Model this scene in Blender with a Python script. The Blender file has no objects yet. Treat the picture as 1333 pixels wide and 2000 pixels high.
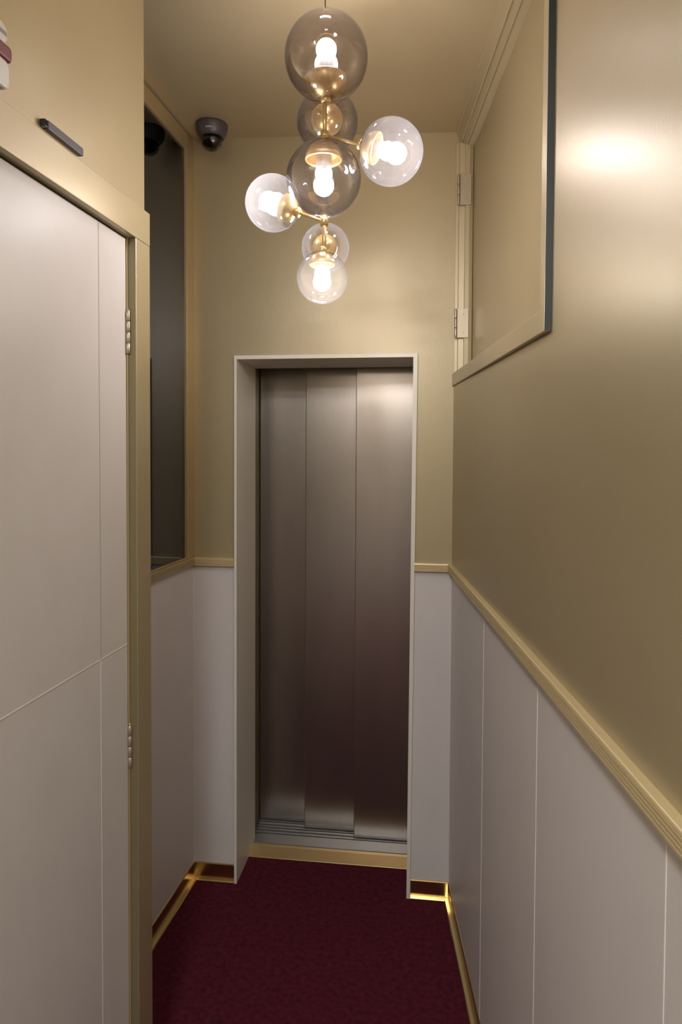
import bpy, bmesh, math, random
from mathutils import Vector, Matrix
random.seed(4)
S = bpy.context.scene
COL = S.collection

# ---------------------------------------------------------------- camera, light level, exposure
YAW, PITCH, ROLL, PPY, FPX = 0.1276, 0.0315, 0.0049, 929.9, 1350.0
cd = bpy.data.cameras.new('camera'); cam = bpy.data.objects.new('camera', cd); COL.objects.link(cam)
fw = Vector((-math.sin(YAW)*math.cos(PITCH), math.cos(YAW)*math.cos(PITCH), -math.sin(PITCH)))
r0 = Vector((math.cos(YAW), math.sin(YAW), 0)); u0 = r0.cross(fw)
rr = r0*math.cos(ROLL)+u0*math.sin(ROLL); uu = -r0*math.sin(ROLL)+u0*math.cos(ROLL)
M = Matrix((rr, uu, -fw)).transposed().to_4x4(); M.translation = Vector((0, 0, 1.7))
cam.matrix_world = M
cd.sensor_fit = 'VERTICAL'; cd.sensor_height = 36; cd.lens = FPX/2000*36; cd.shift_y = (PPY-1000)/2000
cd.clip_start = 0.02
S.camera = cam
S.view_settings.view_transform = 'Standard'; S.view_settings.look = 'None'
S.view_settings.gamma = 1; S.view_settings.use_curve_mapping = False
S.view_settings.exposure = 0.0
BULB = 125.0          # emission of the chandelier bulbs
REAR_FILL = 150.0           # emission of the fill lights added behind the camera
w = bpy.data.worlds.new('world'); S.world = w; w.use_nodes = True
w.node_tree.nodes['Background'].inputs[0].default_value = (0, 0, 0, 1)

# ---------------------------------------------------------------- materials
def mat(name, col, rough=.5, metal=0., spec=.5, noise=None, bump=None, coat=0., aniso=0.):
    """noise=(scale xyz, amount, colour2)   bump=(scale xyz, strength)"""
    m = bpy.data.materials.new(name); m.use_nodes = True
    nt = m.node_tree; b = nt.nodes['Principled BSDF']
    b.inputs['Base Color'].default_value = (*col, 1); b.inputs['Roughness'].default_value = rough
    b.inputs['Metallic'].default_value = metal; b.inputs['Specular IOR Level'].default_value = spec
    b.inputs['Coat Weight'].default_value = coat; b.inputs['Coat Roughness'].default_value = .34
    tc = nt.nodes.new('ShaderNodeTexCoord')
    def nz(sc, detail=4):
        mp = nt.nodes.new('ShaderNodeMapping'); mp.inputs['Scale'].default_value = sc
        n = nt.nodes.new('ShaderNodeTexNoise'); n.inputs['Scale'].default_value = 1; n.inputs['Detail'].default_value = detail
        nt.links.new(tc.outputs['Object'], mp.inputs[0]); nt.links.new(mp.outputs[0], n.inputs['Vector'])
        return n
    if noise:
        n = nz(noise[0]); rp = nt.nodes.new('ShaderNodeValToRGB')
        rp.color_ramp.elements[0].position = .5-noise[1]; rp.color_ramp.elements[1].position = .5+noise[1]
        rp.color_ramp.elements[0].color = (*noise[2], 1); rp.color_ramp.elements[1].color = (*col, 1)
        nt.links.new(n.outputs['Fac'], rp.inputs[0]); nt.links.new(rp.outputs[0], b.inputs['Base Color'])
    if bump:
        n = nz(bump[0], 3); bp = nt.nodes.new('ShaderNodeBump')
        bp.inputs['Strength'].default_value = bump[1]; bp.inputs['Distance'].default_value = .002
        nt.links.new(n.outputs['Fac'], bp.inputs['Height']); nt.links.new(bp.outputs[0], b.inputs['Normal'])
    return m

GOLD = mat('gold_paint', (.44, .36, .205), .43, .38, .6, ((5, 5, 3), .35, (.41, .332, .188)), ((420, 420, 60), .16), .55)
GOLDC = mat('gold_paint_ceiling', (.58, .48, .30), .50, .5, .5, ((5, 5, 5), .35, (.54, .445, .275)), ((300, 300, 300), .14))
GOLDT = mat('gold_trim', (.64, .51, .28), .38, .3, .5)
BRONZE = mat('bronze_trim', (.48, .37, .20), .38, .5, .5)
GOLDP = mat('gold_moulding', (.44, .36, .21), .42, .38, .6, None, None, .5)
LINING = mat('shaded_lining', (.24, .20, .11), .45, .4)  # jamb shade put into the colour; also used on the lift pocket strip
PANEL = mat('dado_laminate', (.66, .62, .60), .42, 0, .4, ((7, 7, 3), .3, (.62, .575, .545)), ((160, 160, 25), .08))
DOORP = mat('door_laminate', (.64, .605, .58), .40, 0, .4, ((9, 9, 5), .3, (.60, .56, .525)), ((160, 160, 25), .08))
SEAM = mat('seam_line', (.74, .70, .63), .5)
SEAMD = mat('seam_dark', (.33, .31, .30), .6)
BRASS = mat('polished_brass', (.70, .54, .28), .24, 1.0)
BRASSM = mat('satin_brass', (.80, .60, .30), .34, .8, .5, ((3, 30, 30), .3, (.70, .52, .25)))
STEEL = mat('dark_steel', (.40, .355, .315), .29, .95, .5, ((9, 9, 2.2), .3, (.34, .305, .275)), ((500, 500, 12), .12))
FRAME = mat('frame_paint', (.80, .75, .65), .42, .1)
SILL = mat('aluminium_sill', (.36, .35, .33), .38, .8)
DARK = mat('black_void', (.012, .011, .012), .6)
CARPET = mat('burgundy_carpet', (.125, .015, .028), .95, 0, .12, ((55, 55, 55), .22, (.055, .008, .018)), ((700, 700, 700), 1.0))
SMOKE = mat('dark_mirror_glass', (.072, .080, .112), .03, 1.0)
EDGE = mat('blue_grey_edge', (.040, .046, .045), .42, .1)
HINGE = mat('hinge_metal', (.47, .40, .29), .38, .7)
DOMEB = mat('camera_housing', (.075, .062, .066), .42, .1)
BLACK = mat('black_gloss', (.008, .008, .011), .08, 0, .6)
WHITE = mat('white_plastic', (.62, .60, .55), .35)
RED = mat('red_band', (.16, .018, .028), .4)
SLOTM = mat('grey_aluminium', (.085, .075, .078), .5, .2)
SOCKET = mat('grey_socket', (.40, .39, .40), .35, .2)
BADGE = mat('badge_letters', (.62, .60, .60), .4)

def glass(name, tint, edge, milky=0., refl=.9, f0=.06):
    m = bpy.data.materials.new(name); m.use_nodes = True; nt = m.node_tree; nt.nodes.clear()
    o = nt.nodes.new('ShaderNodeOutputMaterial')
    lw = nt.nodes.new('ShaderNodeLayerWeight'); lw.inputs['Blend'].default_value = .5
    def power(e, mul, add):
        p = nt.nodes.new('ShaderNodeMath'); p.operation = 'POWER'; p.inputs[1].default_value = e
        nt.links.new(lw.outputs['Facing'], p.inputs[0])
        q = nt.nodes.new('ShaderNodeMath'); q.operation = 'MULTIPLY_ADD'; q.inputs[1].default_value = mul; q.inputs[2].default_value = add
        nt.links.new(p.outputs[0], q.inputs[0]); return q
    mx = nt.nodes.new('ShaderNodeMix'); mx.data_type = 'RGBA'
    mx.inputs['A'].default_value = (*tint, 1); mx.inputs['B'].default_value = (*edge, 1)
    nt.links.new(power(2.1, 1, 0).outputs[0], mx.inputs['Factor'])
    tr = nt.nodes.new('ShaderNodeBsdfTransparent'); nt.links.new(mx.outputs['Result'], tr.inputs[0])
    gl = nt.nodes.new('ShaderNodeBsdfGlossy'); gl.inputs['Roughness'].default_value = .03
    gl.inputs['Color'].default_value = (refl, refl, refl, 1)
    fr = power(4.5, .70, f0)
    m1 = nt.nodes.new('ShaderNodeMixShader')
    nt.links.new(fr.outputs[0], m1.inputs[0]); nt.links.new(tr.outputs[0], m1.inputs[1]); nt.links.new(gl.outputs[0], m1.inputs[2])
    last = m1
    if milky:
        tl = nt.nodes.new('ShaderNodeBsdfTranslucent'); tl.inputs['Color'].default_value = (.9, .88, .92, 1)
        m2 = nt.nodes.new('ShaderNodeMixShader'); m2.inputs[0].default_value = milky
        nt.links.new(m1.outputs[0], m2.inputs[1]); nt.links.new(tl.outputs[0], m2.inputs[2]); last = m2
    nt.links.new(last.outputs[0], o.inputs[0])
    return m
GSMOKE = glass('smoked_globe_glass', (.80, .75, .74), (.26, .23, .23), .004, .95, .15)
GCLEAR = glass('clear_globe_glass', (.95, .94, .95), (.58, .55, .64), .034, .95, .10)
GLOW = glass('clear_lower_globe_glass', (.95, .94, .94), (.60, .56, .58), .018, .95, .10)
DOMEG = glass('dome_cover_glass', (.45, .44, .46), (.3, .3, .3), 0.)

def emis(name, col, st):
    m = bpy.data.materials.new(name); m.use_nodes = True; nt = m.node_tree; nt.nodes.clear()
    o = nt.nodes.new('ShaderNodeOutputMaterial'); e = nt.nodes.new('ShaderNodeEmission')
    e.inputs[0].default_value = (*col, 1); e.inputs[1].default_value = st
    nt.links.new(e.outputs[0], o.inputs[0]); return m
LAMP = emis('bulb_glow', (1.0, .95, .96), BULB*.92)
LAMPW = emis('bulb_glow_warm', (1.0, .92, .82), BULB*1.5)
LAMPT = emis('bulb_glow_upper', (1.0, .95, .95), BULB*.8)
LAMPL = emis('bulb_glow_left', (1.0, .96, .95), BULB*1.45)
REAR_FILLM = emis('rear_fill_diffuser', (.93, .96, 1.0), REAR_FILL)

# ---------------------------------------------------------------- mesh helpers
class MB:
    def __init__(s): s.bm = bmesh.new(); s.mats = []
    def mi(s, m):
        if m not in s.mats: s.mats.append(m)
        return s.mats.index(m)
    def hexa(s, c, m):
        """8 corners: bottom ring 4, top ring 4"""
        v = [s.bm.verts.new(p) for p in c]; i = s.mi(m)
        for q in ((0,1,2,3),(4,5,6,7),(0,1,5,4),(1,2,6,5),(2,3,7,6),(3,0,4,7)):
            s.bm.faces.new([v[k] for k in q]).material_index = i
    def box(s, x0, x1, y0, y1, z0, z1, m):
        s.hexa([(x0,y0,z0),(x1,y0,z0),(x1,y1,z0),(x0,y1,z0),(x0,y0,z1),(x1,y0,z1),(x1,y1,z1),(x0,y1,z1)], m)
    def along(s, xf, a, b, y0, y1, z0, z1, m):
        """box along a wall whose face is x = xf(y); it spans xf+a .. xf+b"""
        t = (lambda x: z1(x)) if callable(z1) else (lambda x: z1)
        P = [(xf(y0)+a, y0), (xf(y0)+b, y0), (xf(y1)+b, y1), (xf(y1)+a, y1)]
        s.hexa([(x, y, z0) for x, y in P]+[(x, y, t(x)) for x, y in P], m)
    def profile(s, rings, m, close=True):
        """loft between point rings, capped"""
        i = s.mi(m); R = [[s.bm.verts.new(p) for p in r] for r in rings]; n = len(R[0])
        for a, b in zip(R, R[1:]):
            for k in range(n): s.bm.faces.new([a[k], a[(k+1)%n], b[(k+1)%n], b[k]]).material_index = i
        s.bm.faces.new(R[0]).material_index = i; s.bm.faces.new(R[-1]).material_index = i
    def lathe(s, pts, m, mtx=None, seg=48):
        """pts = (radius, height)"""
        i = s.mi(m); mtx = mtx or Matrix(); prev = None
        for r, h in pts:
            if r < 1e-6: ring = [s.bm.verts.new(mtx @ Vector((0,0,h)))]
            else: ring = [s.bm.verts.new(mtx @ Vector((r*math.cos(2*math.pi*k/seg), r*math.sin(2*math.pi*k/seg), h))) for k in range(seg)]
            if prev:
                for k in range(seg):
                    a = prev if len(prev) == 1 else [prev[k], prev[(k+1)%seg]]
                    b = ring if len(ring) == 1 else [ring[(k+1)%seg], ring[k]]
                    if len(a)+len(b) > 2:
                        f = s.bm.faces.new(a+b); f.material_index = i; f.smooth = True
            prev = ring
    def tube(s, p, q, r, m, seg=16):
        p = Vector(p); q = Vector(q); d = q-p
        mt = Matrix.Translation(p) @ d.to_track_quat('Z', 'Y').to_matrix().to_4x4()
        s.lathe([(0,0),(r,0),(r,d.length),(0,d.length)], m, mt, seg)
    def build(s, name, parent=None, bevel=0., smooth=False, loc=None, seg=2):
        bmesh.ops.recalc_face_normals(s.bm, faces=s.bm.faces)
        if loc is not None:
            for v in s.bm.verts: v.co -= Vector(loc)
        me = bpy.data.meshes.new(name); s.bm.to_mesh(me); s.bm.free()
        for m in s.mats: me.materials.append(m)
        o = bpy.data.objects.new(name, me); COL.objects.link(o)
        if loc is not None and parent is None: o.location = loc
        if parent: o.parent = parent
        if bevel:
            b = o.modifiers.new('bevel', 'BEVEL'); b.width = bevel; b.segments = seg; b.limit_method = 'ANGLE'; b.angle_limit = .6
            b.harden_normals = False
        return o
def empty(name, loc):
    o = bpy.data.objects.new(name, None); o.location = loc; o.empty_display_size = .05; COL.objects.link(o); return o
def tag(o, label, cat, kind=None, group=None):
    o['label'] = label; o['category'] = cat
    if kind: o['kind'] = kind
    if group: o['group'] = group
    return o

# ---------------------------------------------------------------- room dimensions (metres, z up, y towards the lift)
YB = 2.62                                   # back wall
XR = lambda y: .086-.1118*(y-YB)            # right wall
XL = lambda y: -.9222+.0415*(y-YB)          # left wall of the recess
XA = lambda y: -.7217+.0415*(y-1.6391)      # front of the side-door architrave
XW = lambda y: XA(y)-.015                   # wall around the side door
XD = lambda y: XA(y)-.024                   # side-door leaf
HC = lambda x: 2.9011-.0259*(x+.36)         # ceiling height
YF = -2.60                                  # wall behind the camera
SPLIT = 1.262; RAILT = 1.291
FXL, FXT, FXR, FZT = -.7535, -.0480, -.0610, 2.079     # lift frame: left, right at top, right at foot, top

# floor
b = MB(); b.box(-1.25, .75, YF-.1, 2.84, -.06, 0, CARPET)
tag(b.build('floor'), 'dark burgundy carpet floor running up to the lift', 'floor', 'structure')
# ceiling
b = MB()
xs = (-1.25, .75)
b.hexa([(xs[0],YF-.1,HC(xs[0])),(xs[1],YF-.1,HC(xs[1])),(xs[1],YB+.12,HC(xs[1])),(xs[0],YB+.12,HC(xs[0])),
        (xs[0],YF-.1,3.02),(xs[1],YF-.1,3.02),(xs[1],YB+.12,3.02),(xs[0],YB+.12,3.02)], GOLDC)
tag(b.build('ceiling'), 'gold painted ceiling over the narrow hall', 'ceiling', 'structure')
# back wall with the lift opening
b = MB()
T = .12
def bw(x0, x1, x2, x3, z0, z1, m, f=0.):   # bottom x0..x1, top x2..x3
    t2, t3 = (HC(x2), HC(x3)) if z1 is None else (z1, z1)
    b.hexa([(x0,YB-f,z0),(x1,YB-f,z0),(x1,YB+T,z0),(x0,YB+T,z0),(x2,YB-f,t2),(x3,YB-f,t3),(x3,YB+T,t3),(x2,YB+T,t2)], m)
xr = lambda z: FXR+(FXT-FXR)*z/FZT
LX = XL(YB)-.1; RX = XR(YB)+.0
bw(LX, FXL, LX, FXL, 0, SPLIT, PANEL); bw(LX, FXL, LX, FXL, SPLIT, FZT, GOLD)
bw(xr(0), RX+.001, xr(SPLIT), RX+.001, 0, SPLIT, PANEL); bw(xr(SPLIT), RX+.10, xr(FZT), RX+.10, SPLIT, FZT, GOLD)
bw(LX, RX+.10, LX, RX+.10, FZT, None, GOLD)
b.box(FXL-.001, FXL+.002, YB-.001, YB+.01, .08, SPLIT, SEAM)
tag(b.build('wall_back'), 'gold back wall with pale grey dado around the lift door', 'wall', 'structure')
# lift shaft side walls behind the opening, closes the view
b = MB()
b.box(-.95, -.768, YB+T, 3.20, -.05, 2.3, FRAME); b.box(-.045, .12, YB+T, 3.20, -.05, 2.3, FRAME)
b.box(-.95, .12, 3.13, 3.2, -.05, 2.3, DARK); b.box(-.95, .12, YB+T, 3.13, 2.13, 2.3, FRAME)
tag(b.build('wall_shaft'), 'dark lift shaft wall behind the steel door leaves', 'wall', 'structure')

# left wall of the recess, its lower part pale dado
b = MB()
b.along(XL, -.1, 0, 1.60, YB, 0, SPLIT, PANEL)
b.along(XL, -.1, -.014, 1.60, YB, SPLIT, HC, GOLD); b.along(XL, -.014, 0, 1.60, YB, SPLIT, 1.2935, BRONZE)
b.along(XL, 0, .0025, YB-.003, YB-.0003, .07, SPLIT, SEAM)
tag(b.build('wall_left'), 'left wall of the recess under and around the dark mirror', 'wall', 'structure')
# projecting wall with the side door
YO0, YO1 = .86, 1.6391                     # door opening
ZO = 2.231
YE = 1.717                                  # end of projecting wall
b = MB()
b.along(XW, -.24, 0, YO1, YE, 0, HC, GOLD)
b.along(XW, -.24, 0, YO0, YO1, ZO, HC, GOLD)
b.along(XW, -.24, 0, YF, YO0, RAILT, HC, GOLD)
b.along(XW, -.24, 0, YF, YO0, 0, RAILT, PANEL)
b.along(XW, -.24, -.10, YO0, YO1, 0, ZO, DARK)
tag(b.build('wall_left_front'), 'gold wall above the pale side door, beside the camera', 'wall', 'structure')
# right wall: gold above, pale dado below, opening for the hatch
HY0, HY1, HZ = 1.39, YB, 1.985             # recess opening
b = MB()
b.along(XR, 0, .12, YF, YB, 0, SPLIT, PANEL)
b.along(XR, 0, .12, YF, YB, SPLIT, HZ, GOLD)
b.along(XR, 0, .12, YF, HY0, HZ, HC, GOLD)
b.along(XR, .085, .12, HY0, YB, HZ, HC, GOLD)
for y in (1.985, 1.4195, .8510, .285):
    b.along(XR, -.0009, .001, y-.0016, y+.0016, .07, SPLIT, SEAM)
tag(b.build('wall_right'), 'right wall, satin gold paint over pale grey dado panels', 'wall', 'structure')
# wall behind the camera
b = MB(); b.box(-1.15, .75, YF-.1, YF, 0, SPLIT, PANEL); b.box(-1.15, .75, YF-.1, YF, SPLIT, 3.0, GOLD)
tag(b.build('wall_front'), 'gold and pale wall closing the hall behind the camera', 'wall', 'structure')

# ---------------------------------------------------------------- dado rails: ribbed profile (d = distance from wall, z)
def rail_prof(z0, z1, d):
    h = z1-z0; P = [(0, z0), (d*.75, z0), (d*.92, z0+h*.04)]
    for k in range(4):
        a = z0+h*(.10+.19*k); P += [(d, a), (d, a+h*.12), (d*.88, a+h*.14), (d*.88, a+h*.17)]
    P += [(d, z0+h*.86), (d*.93, z0+h*.97), (d*.82, z1), (0, z1)]
    return P
def rail_y(xf, sgn, y0, y1, prof, m, name, label, cat='rail'):
    b = MB(); b.profile([[(xf(y)+sgn*d, y, z) for d, z in prof] for y in (y0, y1)], m)
    return tag(b.build(name), label, cat, 'structure')
def rail_x(x0, x1, prof, m, name, label, cat='rail'):
    b = MB(); b.profile([[(x, YB-d, z) for d, z in prof] for x in (x0, x1)], m)
    return tag(b.build(name), label, cat, 'structure')
RP = rail_prof(1.259, 1.2915, .017)
rail_y(XR, -1, YF, YB, RP, GOLDT, 'trim_1', 'long ribbed gold dado rail along the right wall')
rail_x(FXL-.164, FXL-.001, RP, GOLDT, 'trim_2', 'short ribbed gold rail on back wall left of the lift')
rail_x(-.0545, RX-.012, RP, GOLDT, 'trim_3', 'short ribbed gold rail on back wall right of the lift')
rail_y(XL, 1, YE, YB, rail_prof(1.262, 1.294, .012), BRONZE, 'trim_4', 'bronze rail directly under the dark mirror')

# ---------------------------------------------------------------- baseboards: polished brass with a flat lip
BP = [(0, 0), (.018, 0), (.018, .006), (.015, .0095), (.004, .0105), (.004, .067), (.0025, .0705), (0, .0715)]
rail_y(XR, -1, YF, YB, BP, BRASS, 'baseboard_right', 'polished brass skirting along the foot of the right wall', 'baseboard')
rail_y(XL, 1, YE, YB, BP, BRASS, 'baseboard_left', 'polished brass skirting under the left recess wall', 'baseboard')
rail_x(XL(YB), FXL-.001, BP, BRASS, 'baseboard_back', 'short brass skirting on back wall left of the lift frame', 'baseboard')
rail_x(FXR+.002, RX, BP, BRASS, 'baseboard_back', 'short brass skirting on back wall right of the lift frame', 'baseboard')

# ---------------------------------------------------------------- lift door
d1 = tag(empty('door_1', (-.40, 2.75, 0)), 'dark steel lift door of three sliding leaves in a pale frame', 'elevator door', 'structure')
D1 = d1.location.copy()
# frame: outer lip, jambs and header as one bent casing
b = MB()
YI = 2.90; FF = YB-.012
b.hexa([(FXL,FF,0),(FXL+.010,FF,0),(FXL+.010,YI,0),(FXL-.012,YI,0),(FXL,FF,FZT),(FXL+.010,FF,FZT),(FXL+.010,YI,FZT),(FXL-.012,YI,FZT)], FRAME)
b.hexa([(FXR-.013,FF,0),(FXR,FF,0),(FXR+.004,YI,0),(FXR-.013,YI,0),(FXT-.016,FF,FZT),(FXT,FF,FZT),(FXT,YI,FZT),(FXT-.016,YI,FZT)], FRAME)
b.hexa([(FXL+.010,FF,FZT-.014),(FXT-.016,FF,FZT-.014),(FXT-.016,YI,FZT-.014),(FXL+.010,YI,FZT-.014),(FXL+.010,FF,FZT),(FXT-.016,FF,FZT),(FXT-.016,YI,FZT),(FXL+.010,YI,FZT)], FRAME)
b.build('frame', d1, loc=D1)
b = MB()   # pocket strip between jamb and far leaf
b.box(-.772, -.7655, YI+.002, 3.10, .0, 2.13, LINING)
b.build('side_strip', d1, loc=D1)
for k, (x0, x1, yf) in enumerate(((-.763, -.5245, 3.060), (-.5245, -.2965, 3.012), (-.2965, -.050, 2.964))):
    b = MB(); b.box(x0-(.02 if k else 0), x1, yf, yf+.028, .022, 2.12, STEEL)
    b.build('door_leaf', d1, .003, loc=D1)
b = MB()   # grooved sill
P = [(2.868, -.04), (2.868, .018), (2.872, .020), (2.944, .020), (2.944, .010), (2.952, .010), (2.952, .020)]
for y in (2.966, 2.990, 3.012, 3.038, 3.060): P += [(y, .020), (y, .010), (y+.010, .010), (y+.010, .020)]
P += [(3.12, .020), (3.12, -.04)]
b.profile([[(x, y, z) for y, z in P] for x in (-.765, -.052)], SILL)
b.build('sill', d1, loc=D1)
b = MB()   # brass threshold ramp
P = [(2.795, -.003), (2.797, .001), (2.850, .019), (2.862, .021), (2.862, -.003)]
b.profile([[(x, y, z) for y, z in P] for x in (FXL+.008, FXR-.012)], BRASSM)
o = b.build('threshold_strip', d1, loc=D1); o['label'] = 'brass threshold strip'
b = MB(); b.box(FXL, FXR, 2.862, 2.868, -.04, .006, DARK); b.build('threshold_gap', d1, loc=D1)

# ---------------------------------------------------------------- side door (left, seen at a slant)
d2 = tag(empty('door_2', (XA(1.25), 1.25, 0)), 'tall pale laminate side door in a gold architrave at left', 'door', 'structure')
D2 = d2.location.copy()
b = MB()
SY, SZ = 1.502, 1.221
LT = ZO-.005; LY1 = YO1-.008; LY0 = YO0+.008
b.along(XD, -.045, 0, LY0, LY1, .006, LT, DOORP)
zs = lambda y: SZ+.014*(y-1.4)
for y0, y1, z0, z1, m in ((SY-.0012, SY+.0012, .01, SZ, SEAM), (SY-.0009, SY+.0009, SZ+.003, LT-.002, SEAMD)):
    b.along(XD, 0, .0006, y0, y1, z0, z1, m)
b.hexa([(XD(LY0),LY0,zs(LY0)-.0013),(XD(LY0)+.0007,LY0,zs(LY0)-.0013),(XD(LY1)+.0007,LY1,zs(LY1)-.0013),(XD(LY1),LY1,zs(LY1)-.0013),
        (XD(LY0),LY0,zs(LY0)+.0013),(XD(LY0)+.0007,LY0,zs(LY0)+.0013),(XD(LY1)+.0007,LY1,zs(LY1)+.0013),(XD(LY1),LY1,zs(LY1)+.0013)], SEAM)
b.build('door_leaf', d2, loc=D2)
b = MB()   # head architrave, one board with its end showing
b.along(XA, -.0155, 0, YO0-.08, YE, ZO, ZO+.083, GOLD); b.build('head_architrave', d2, .0015, loc=D2)
for y0, y1 in ((YO1, YE), (YO0-.077, YO0)):
    b = MB(); b.along(XA, -.0155, -.0006, y0, y1, 0, ZO-.0006, GOLD)
    b.build('side_architrave', d2, .0015, loc=D2)
b = MB()
b.along(XA, -.10, -.0156, YO1-.001, YO1+.012, 0, ZO, LINING); b.along(XA, -.0157, -.0016, YO1-.0012, YO1-.0002, 0, ZO-.001, LINING); b.along(XD, -.01, .004, YO1-.0055, YO1-.0012, 0, ZO-.001, BRONZE)  # dark jamb and thin dark sheet over the architrave edge stand in for shade
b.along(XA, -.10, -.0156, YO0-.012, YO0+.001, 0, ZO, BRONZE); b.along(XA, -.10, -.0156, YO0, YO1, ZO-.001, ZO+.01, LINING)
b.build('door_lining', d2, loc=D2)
for z0, z1 in ((1.945, 2.052), (.910, 1.018)):
    b = MB(); y = YO1-.0055; x = XD(y)+.0045; n = 4; h = (z1-z0)/n
    for k in range(n): b.lathe([(0,.0006),(.0045,.0006),(.0053,.0014),(.0053,h-.0014),(.0045,h-.0006),(0,h-.0006)], HINGE, Matrix.Translation((x,y,z0+k*h)), 16)
    b.lathe([(0,0),(.0035,0),(.003,.004),(0,.005)], HINGE, Matrix.Translation((x,y,z1)), 12)
    b.build('hinge', d2, loc=D2)

# ---------------------------------------------------------------- dark mirror with gold frame on the recess wall
mr = tag(empty('wall_mirror', (XL(2.16), 2.16, 1.30)), 'tall dark smoked mirror in a flat gold frame on the left wall', 'mirror')
ML = mr.location.copy()
MY0, MY1, MZ0, MZ1 = 1.735, 2.549, 1.3005, 2.850
FT = .004
b = MB()
b.along(XL, -.0135, FT, MY1, YB-.0005, 1.2945, 2.908, BRONZE)
b.along(XL, -.0135, FT, 1.72, MY1, MZ1, 2.908, BRONZE)
b.along(XL, -.0135, FT, 1.72, MY1, 1.2945, MZ0, BRONZE)
b.along(XL, -.0135, FT, 1.72, MY0, MZ0, MZ1, BRONZE)
b.build('frame', mr, .001, loc=ML)
b = MB(); b.along(XL, -.0130, -.0060, MY0, MY1, MZ0, MZ1, SMOKE)
b.build('mirror_glass', mr, loc=ML)

# ---------------------------------------------------------------- hinged hatch in the right wall
ht = tag(empty('wall_hatch', (XR(2.0), 2.0, 1.95)), 'large gold painted hatch with moulded surround high on the right wall', 'hatch')
HL = ht.location.copy()
FY0 = 1.362
b = MB()   # proud flat frame: near upright and bottom member
hb = lambda y: 1.936+.016*(y-1.36)
b.hexa([(XR(FY0)-.0125,FY0,hb(FY0)),(XR(FY0),FY0,hb(FY0)),(XR(YB),YB-.001,hb(YB)),(XR(YB)-.006,YB-.001,hb(YB)),
        (XR(FY0)-.0125,FY0,hb(FY0)+.046),(XR(FY0),FY0,hb(FY0)+.046),(XR(YB),YB-.001,hb(YB)+.046),(XR(YB)-.006,YB-.001,hb(YB)+.046)], GOLD)
b.along(XR, -.0125, 0, FY0, FY0+.034, 1.936, lambda x: HC(x)-.001, GOLD)
b.build('frame', ht, .0018, loc=HL)
b = MB()   # bare edge of the near upright
b.along(XR, -.0122, -.0003, FY0-.0012, FY0, 1.938, lambda x: HC(x)-.001, EDGE)
o = b.build('frame_edge', ht, loc=HL); o['label'] = 'blue-grey bare edge'
b = MB()   # recessed leaf
b.along(XR, .062, .080, HY0, YB-.012, hb(2)+.01, lambda x: HC(x)-.045, GOLD)
b.build('hatch_panel', ht, loc=HL)
b = MB()   # stepped reveal at far side; profile (offset into wall, y back from YB)
P = [(0, .0), (0, .012), (.012, .013), (.013, .020), (.034, .022), (.035, .028), (.050, .028), (.063, .024), (.063, 0)]
y = lambda q: YB-.0005-q
b.profile([[(XR(YB)+d, y(q), z) for d, q in P] for z in (hb(YB)+.03, 2.842)], GOLDP)
b.build('side_moulding', ht, .0008, loc=HL)
b = MB()   # stepped crown along the top; profile (offset into wall, drop)
P = [(0, 0), (0, .004), (.003, .006), (.015, .046), (.019, .049), (.021, .045), (.025, .046), (.034, .057), (.038, .060), (.041, .056), (.052, .062), (.062, .066), (.064, .060), (.064, 0)]
b.profile([[(XR(yy)+d, yy, HC(XR(yy)+d)-q-.0003) for d, q in P] for yy in (HY0, YB-.0006)], GOLDP)
b.build('crown_moulding', ht, .0006, loc=HL)
for z0, z1, dx in ((2.612, 2.722, 0), (2.130, 2.236, -.006)):
    b = MB(); x = XR(YB)+.016+dx
    b.box(x, x+.040, YB-.0335, YB-.0305, z0, z1, HINGE)
    n = 3; h = (z1-z0)/n
    for k in range(n): b.lathe([(0,.0006),(.004,.0006),(.0052,.002),(.0052,h-.002),(.004,h-.0006),(0,h-.0006)], HINGE, Matrix.Translation((x-.006, YB-.035, z0+k*h)), 16)
    for zz in (z0+.02, z1-.02): b.tube((x+.022, YB-.0350, zz), (x+.022, YB-.033, zz), .003, HINGE, 10)
    b.build('hinge', ht, .0005, loc=HL)

# ---------------------------------------------------------------- dome security camera on the ceiling
cx, cy = -.809, 2.507; cz = HC(cx)
sc = tag(empty('dome_camera', (cx, cy, cz)), 'grey-brown dome security camera on the ceiling by the back left corner', 'security camera')
CL = sc.location.copy(); MT = Matrix.Translation((cx, cy, cz))
b = MB(); b.lathe([(0,0),(.0585,0),(.0590,-.010),(.0565,-.026),(.0505,-.040),(.0445,-.0485),(.0405,-.0495),(.0395,-.046),(0,-.046)], DOMEB, MT); b.build('housing', sc, loc=CL)
b = MB(); R = .0385
b.lathe([(R*math.cos(t), -.050-.007-R*math.sin(t)) for t in [i*math.pi/2/14 for i in range(15)]][:-1]+[(0, -.057-R)], DOMEG, MT)
b.build('dome_cover', sc, loc=CL)
b = MB(); R = .031
b.lathe([(0,-.047),(R*.9,-.047)]+[(R*math.cos(t), -.055-R*math.sin(t)) for t in [i*math.pi/2/12 for i in range(12)]]+[(0, -.055-R)], BLACK, MT)
b.tube((cx+.008, cy-.020, cz-.062), (cx+.012, cy-.031, cz-.068), .009, BLACK, 20)
b.build('lens_ball', sc, loc=CL)
b = MB()   # small raised lettering plate
for k, wd in enumerate((.0035, .0022, .0032, .003, .0026)):
    a = -math.pi/2+.12+(k-2)*.085
    p = Vector((cx+.0553*math.cos(a), cy+.0553*math.sin(a), cz-.031))
    b.box(p.x-wd/2, p.x+wd/2, p.y-.0012, p.y+.0015, p.z-.0022, p.z+.0022, BADGE)
o = b.build('badge', sc, loc=CL); o['label'] = 'small pale badge on the housing'

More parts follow.
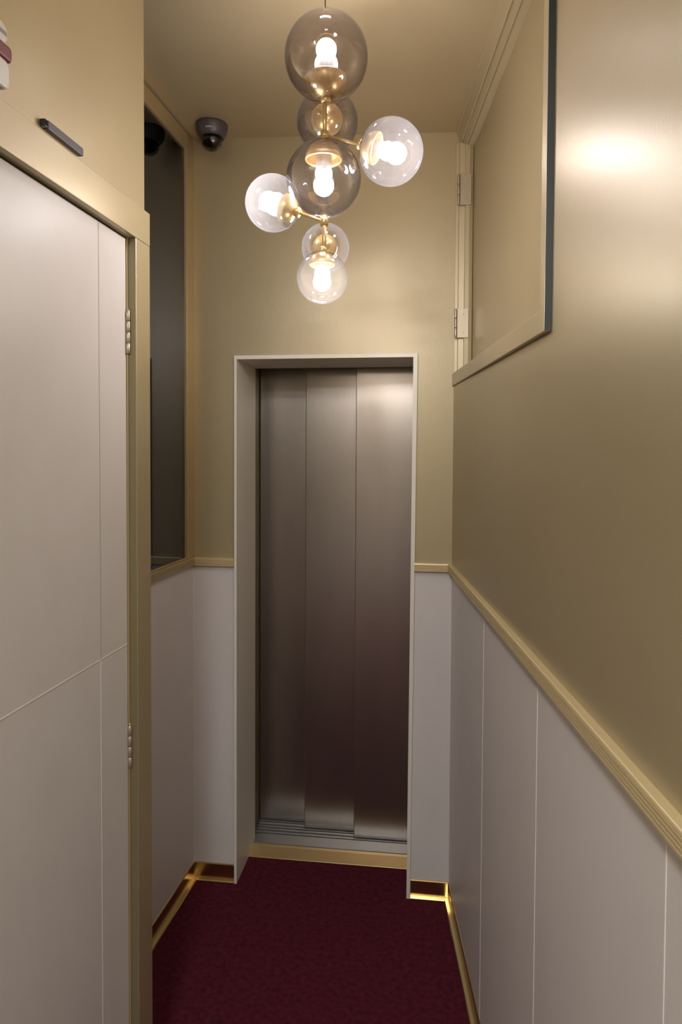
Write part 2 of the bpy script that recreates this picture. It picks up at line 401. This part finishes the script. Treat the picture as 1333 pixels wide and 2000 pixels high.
# ---------------------------------------------------------------- grey bar over the side door, alarm sounder
b = MB(); b.along(XW, .0, .012, 1.278, 1.405, 2.3285, 2.3455, SLOTM)
b.along(XW, .001, .0115, 1.2665, 1.2785, 2.330, 2.344, BLACK)
tag(b.build('door_contact', bevel=.0015), 'slim dark grey bar with a black end above the side door architrave', 'door contact')
al = tag(empty('alarm_sounder', (XW(1.10), 1.10, 2.33)), 'white rounded wall alarm with a red band, cut by the left edge', 'alarm')
AL = al.location.copy()
def rrect(y0, y1, z0, z1, r, n=6):
    P = []
    for cy_, cz_, a0 in ((y1-r, z0+r, -90), (y1-r, z1-r, 0), (y0+r, z1-r, 90), (y0+r, z0+r, 180)):
        for i in range(n+1):
            a = math.radians(a0+90*i/n); P.append((cy_+r*math.cos(a), cz_+r*math.sin(a)))
    return P
def rslab(y0, y1, z0, z1, r, d0, d1, m, parent, name, label=None):
    b = MB(); rings = []
    for d, s_ in ((d0, 0), (d1-.004, 0), (d1-.001, .002), (d1, .005)):
        rings.append([(XW(yy)+d, yy, zz) for yy, zz in rrect(y0+s_, y1-s_, z0+s_, z1-s_, r)])
    b.profile(rings, m); o = b.build(name, parent, loc=AL)
    if label: o['label'] = label
    return o
rslab(1.035, 1.140, 2.327, 2.376, .012, 0, .028, WHITE, al, 'body')
rslab(1.035, 1.145, 2.3765, 2.4035, .006, 0, .029, RED, al, 'band', 'dark red band')
rslab(1.035, 1.141, 2.404, 2.440, .017, 0, .025, WHITE, al, 'cap')

# ---------------------------------------------------------------- chandelier
AX, AY = -0.259, 1.6768
ch = tag(empty('chandelier', (AX, AY, HC(AX))), 'cluster chandelier of seven smoked and clear glass globes on brass stems', 'chandelier')
CH = ch.location.copy()
b = MB(); b.lathe([(0,0),(.028,0),(.028,-.003),(.025,-.005),(.004,-.006),(0,-.006)], BRASSM, Matrix.Translation(CH)); b.build('ceiling_rose', ch, loc=CH)
b = MB(); b.tube((AX, AY, 2.7621), (AX, AY, HC(AX)-.004), .0013, BLACK, 8); o = b.build('cable', ch, loc=CH); o['label'] = 'thin black cable'
def nut(z, m): b.lathe([(0,-.010),(.009,-.010),(.011,0),(.009,.010),(0,.010)], m, Matrix.Translation((AX,AY,z)), 24)
b = MB(); b.tube((AX, AY, 2.4552), (AX, AY, 2.5649), .0056, BRASSM); nut(2.47, BRASSM); b.build('stem', ch, loc=CH)
b = MB(); b.tube((AX, AY, 2.1696), (AX, AY, 2.2785), .0056, BRASSM); nut(2.2636, BRASSM); b.build('stem', ch, loc=CH)
UNITS = [  # centre, radius, stem point (None = on the stem), direction, glass, lamp
 ((AX+.002, AY+.007, 2.6598), 0.1009, None, (0, .02, 1), GSMOKE, LAMPT),
 ((-0.2812, 1.8684, 2.5928), 0.0823, (AX, AY, 2.537), None, GSMOKE, LAMP),
 ((-0.0972, 1.6517, 2.4119), 0.0758, (AX, AY, 2.47), None, GCLEAR, LAMP),
 ((AX-.002, AY, 2.3668), 0.0907, None, (0, 0, -1), GSMOKE, LAMP),
 ((-0.3929, 1.7047, 2.3238), 0.0688, (AX, AY, 2.2636), None, GCLEAR, LAMPL),
 ((-0.2738, 1.7921, 2.2357), 0.0618, (AX, AY, 2.2115), None, GCLEAR, LAMP),
 ((AX-.004, AY-.004, 2.1287), 0.0623, None, (0, 0, -1), GLOW, LAMPW)]
for c, R, sp, dr, gm, lm in UNITS:
    c = Vector(c)
    dv = (c-Vector(sp)).normalized() if sp else Vector(dr).normalized()
    mt = Matrix.Translation(c) @ dv.to_track_quat('Z', 'Y').to_matrix().to_4x4()   # +z towards the bulb tip
    N = 40
    b = MB(); t0 = .10      # globe, open at the neck
    b.lathe([(R*math.sin(t), R*math.cos(t)) for t in [math.pi*(i/N)*(1-t0/math.pi) for i in range(N+1)]], gm, mt, 64)
    g = b.build('glass_globe', ch, loc=CH)
    b = MB(); k = .50*R     # brass cup: shallow bowl inside the globe
    out = [(k*math.sin(a), -R*1.003+(.50*R)*(1-math.cos(a))) for a in [i*math.pi/2/10 for i in range(11)]]
    inn = [(p[0]*.94, p[1]+.003) for p in reversed(out)]
    b.lathe([(0, out[0][1])]+out[1:]+inn[:-1]+[(0, inn[-1][1])], BRASSM, mt, 40)
    b.lathe([(0,-R-.010),(.011,-R-.010),(.013,-R-.004),(.011,-R+.006),(0,-R+.006)], BRASSM, mt, 24)
    o = b.build('cup', g, loc=CH)
    br = .0245 if R > .066 else .0215
    bc = .18*R
    b = MB(); b.lathe([(0,-.92*R),(br*.76,-.92*R),(br*.78,bc-br*.66),(br*.70,bc-br*.62),(0,bc-br*.62)], SOCKET, mt, 28); b.build('socket', g, loc=CH)
    b = MB(); pts = [(br*math.sin(t), bc-br*math.cos(t)) for t in [math.radians(50+130*i/14) for i in range(14)]]+[(0, bc+br)]
    b.lathe(pts, lm, mt, 32); b.build('bulb', g, loc=CH)
    if sp:
        b = MB(); b.tube(sp, c-dv*(R+.004), .0036, BRASSM); b.build('arm', ch, loc=CH)

# ---------------------------------------------------------------- added fill lights, out of view behind the camera
for k, (lx, ly) in enumerate(((-.28, -.55), (-.28, -1.75))):
    cl = tag(empty('fill_light', (lx, ly, HC(lx))), ('added round fill light just behind the camera', 'added round fill light at the far end behind the camera')[k], 'fill light', group='added fill lights')
    MT = Matrix.Translation((lx, ly, HC(lx)-.006))
    b = MB(); b.lathe([(0,0),(.17,0),(.17,-.03),(.155,-.034),(.155,-.02),(0,-.02)], WHITE, MT); b.build('housing', cl, loc=cl.location.copy())
    b = MB(); b.lathe([(0,-.022),(.152,-.022),(.150,-.036),(.12,-.044),(0,-.05)], REAR_FILLM, MT); b.build('diffuser', cl, loc=cl.location.copy())
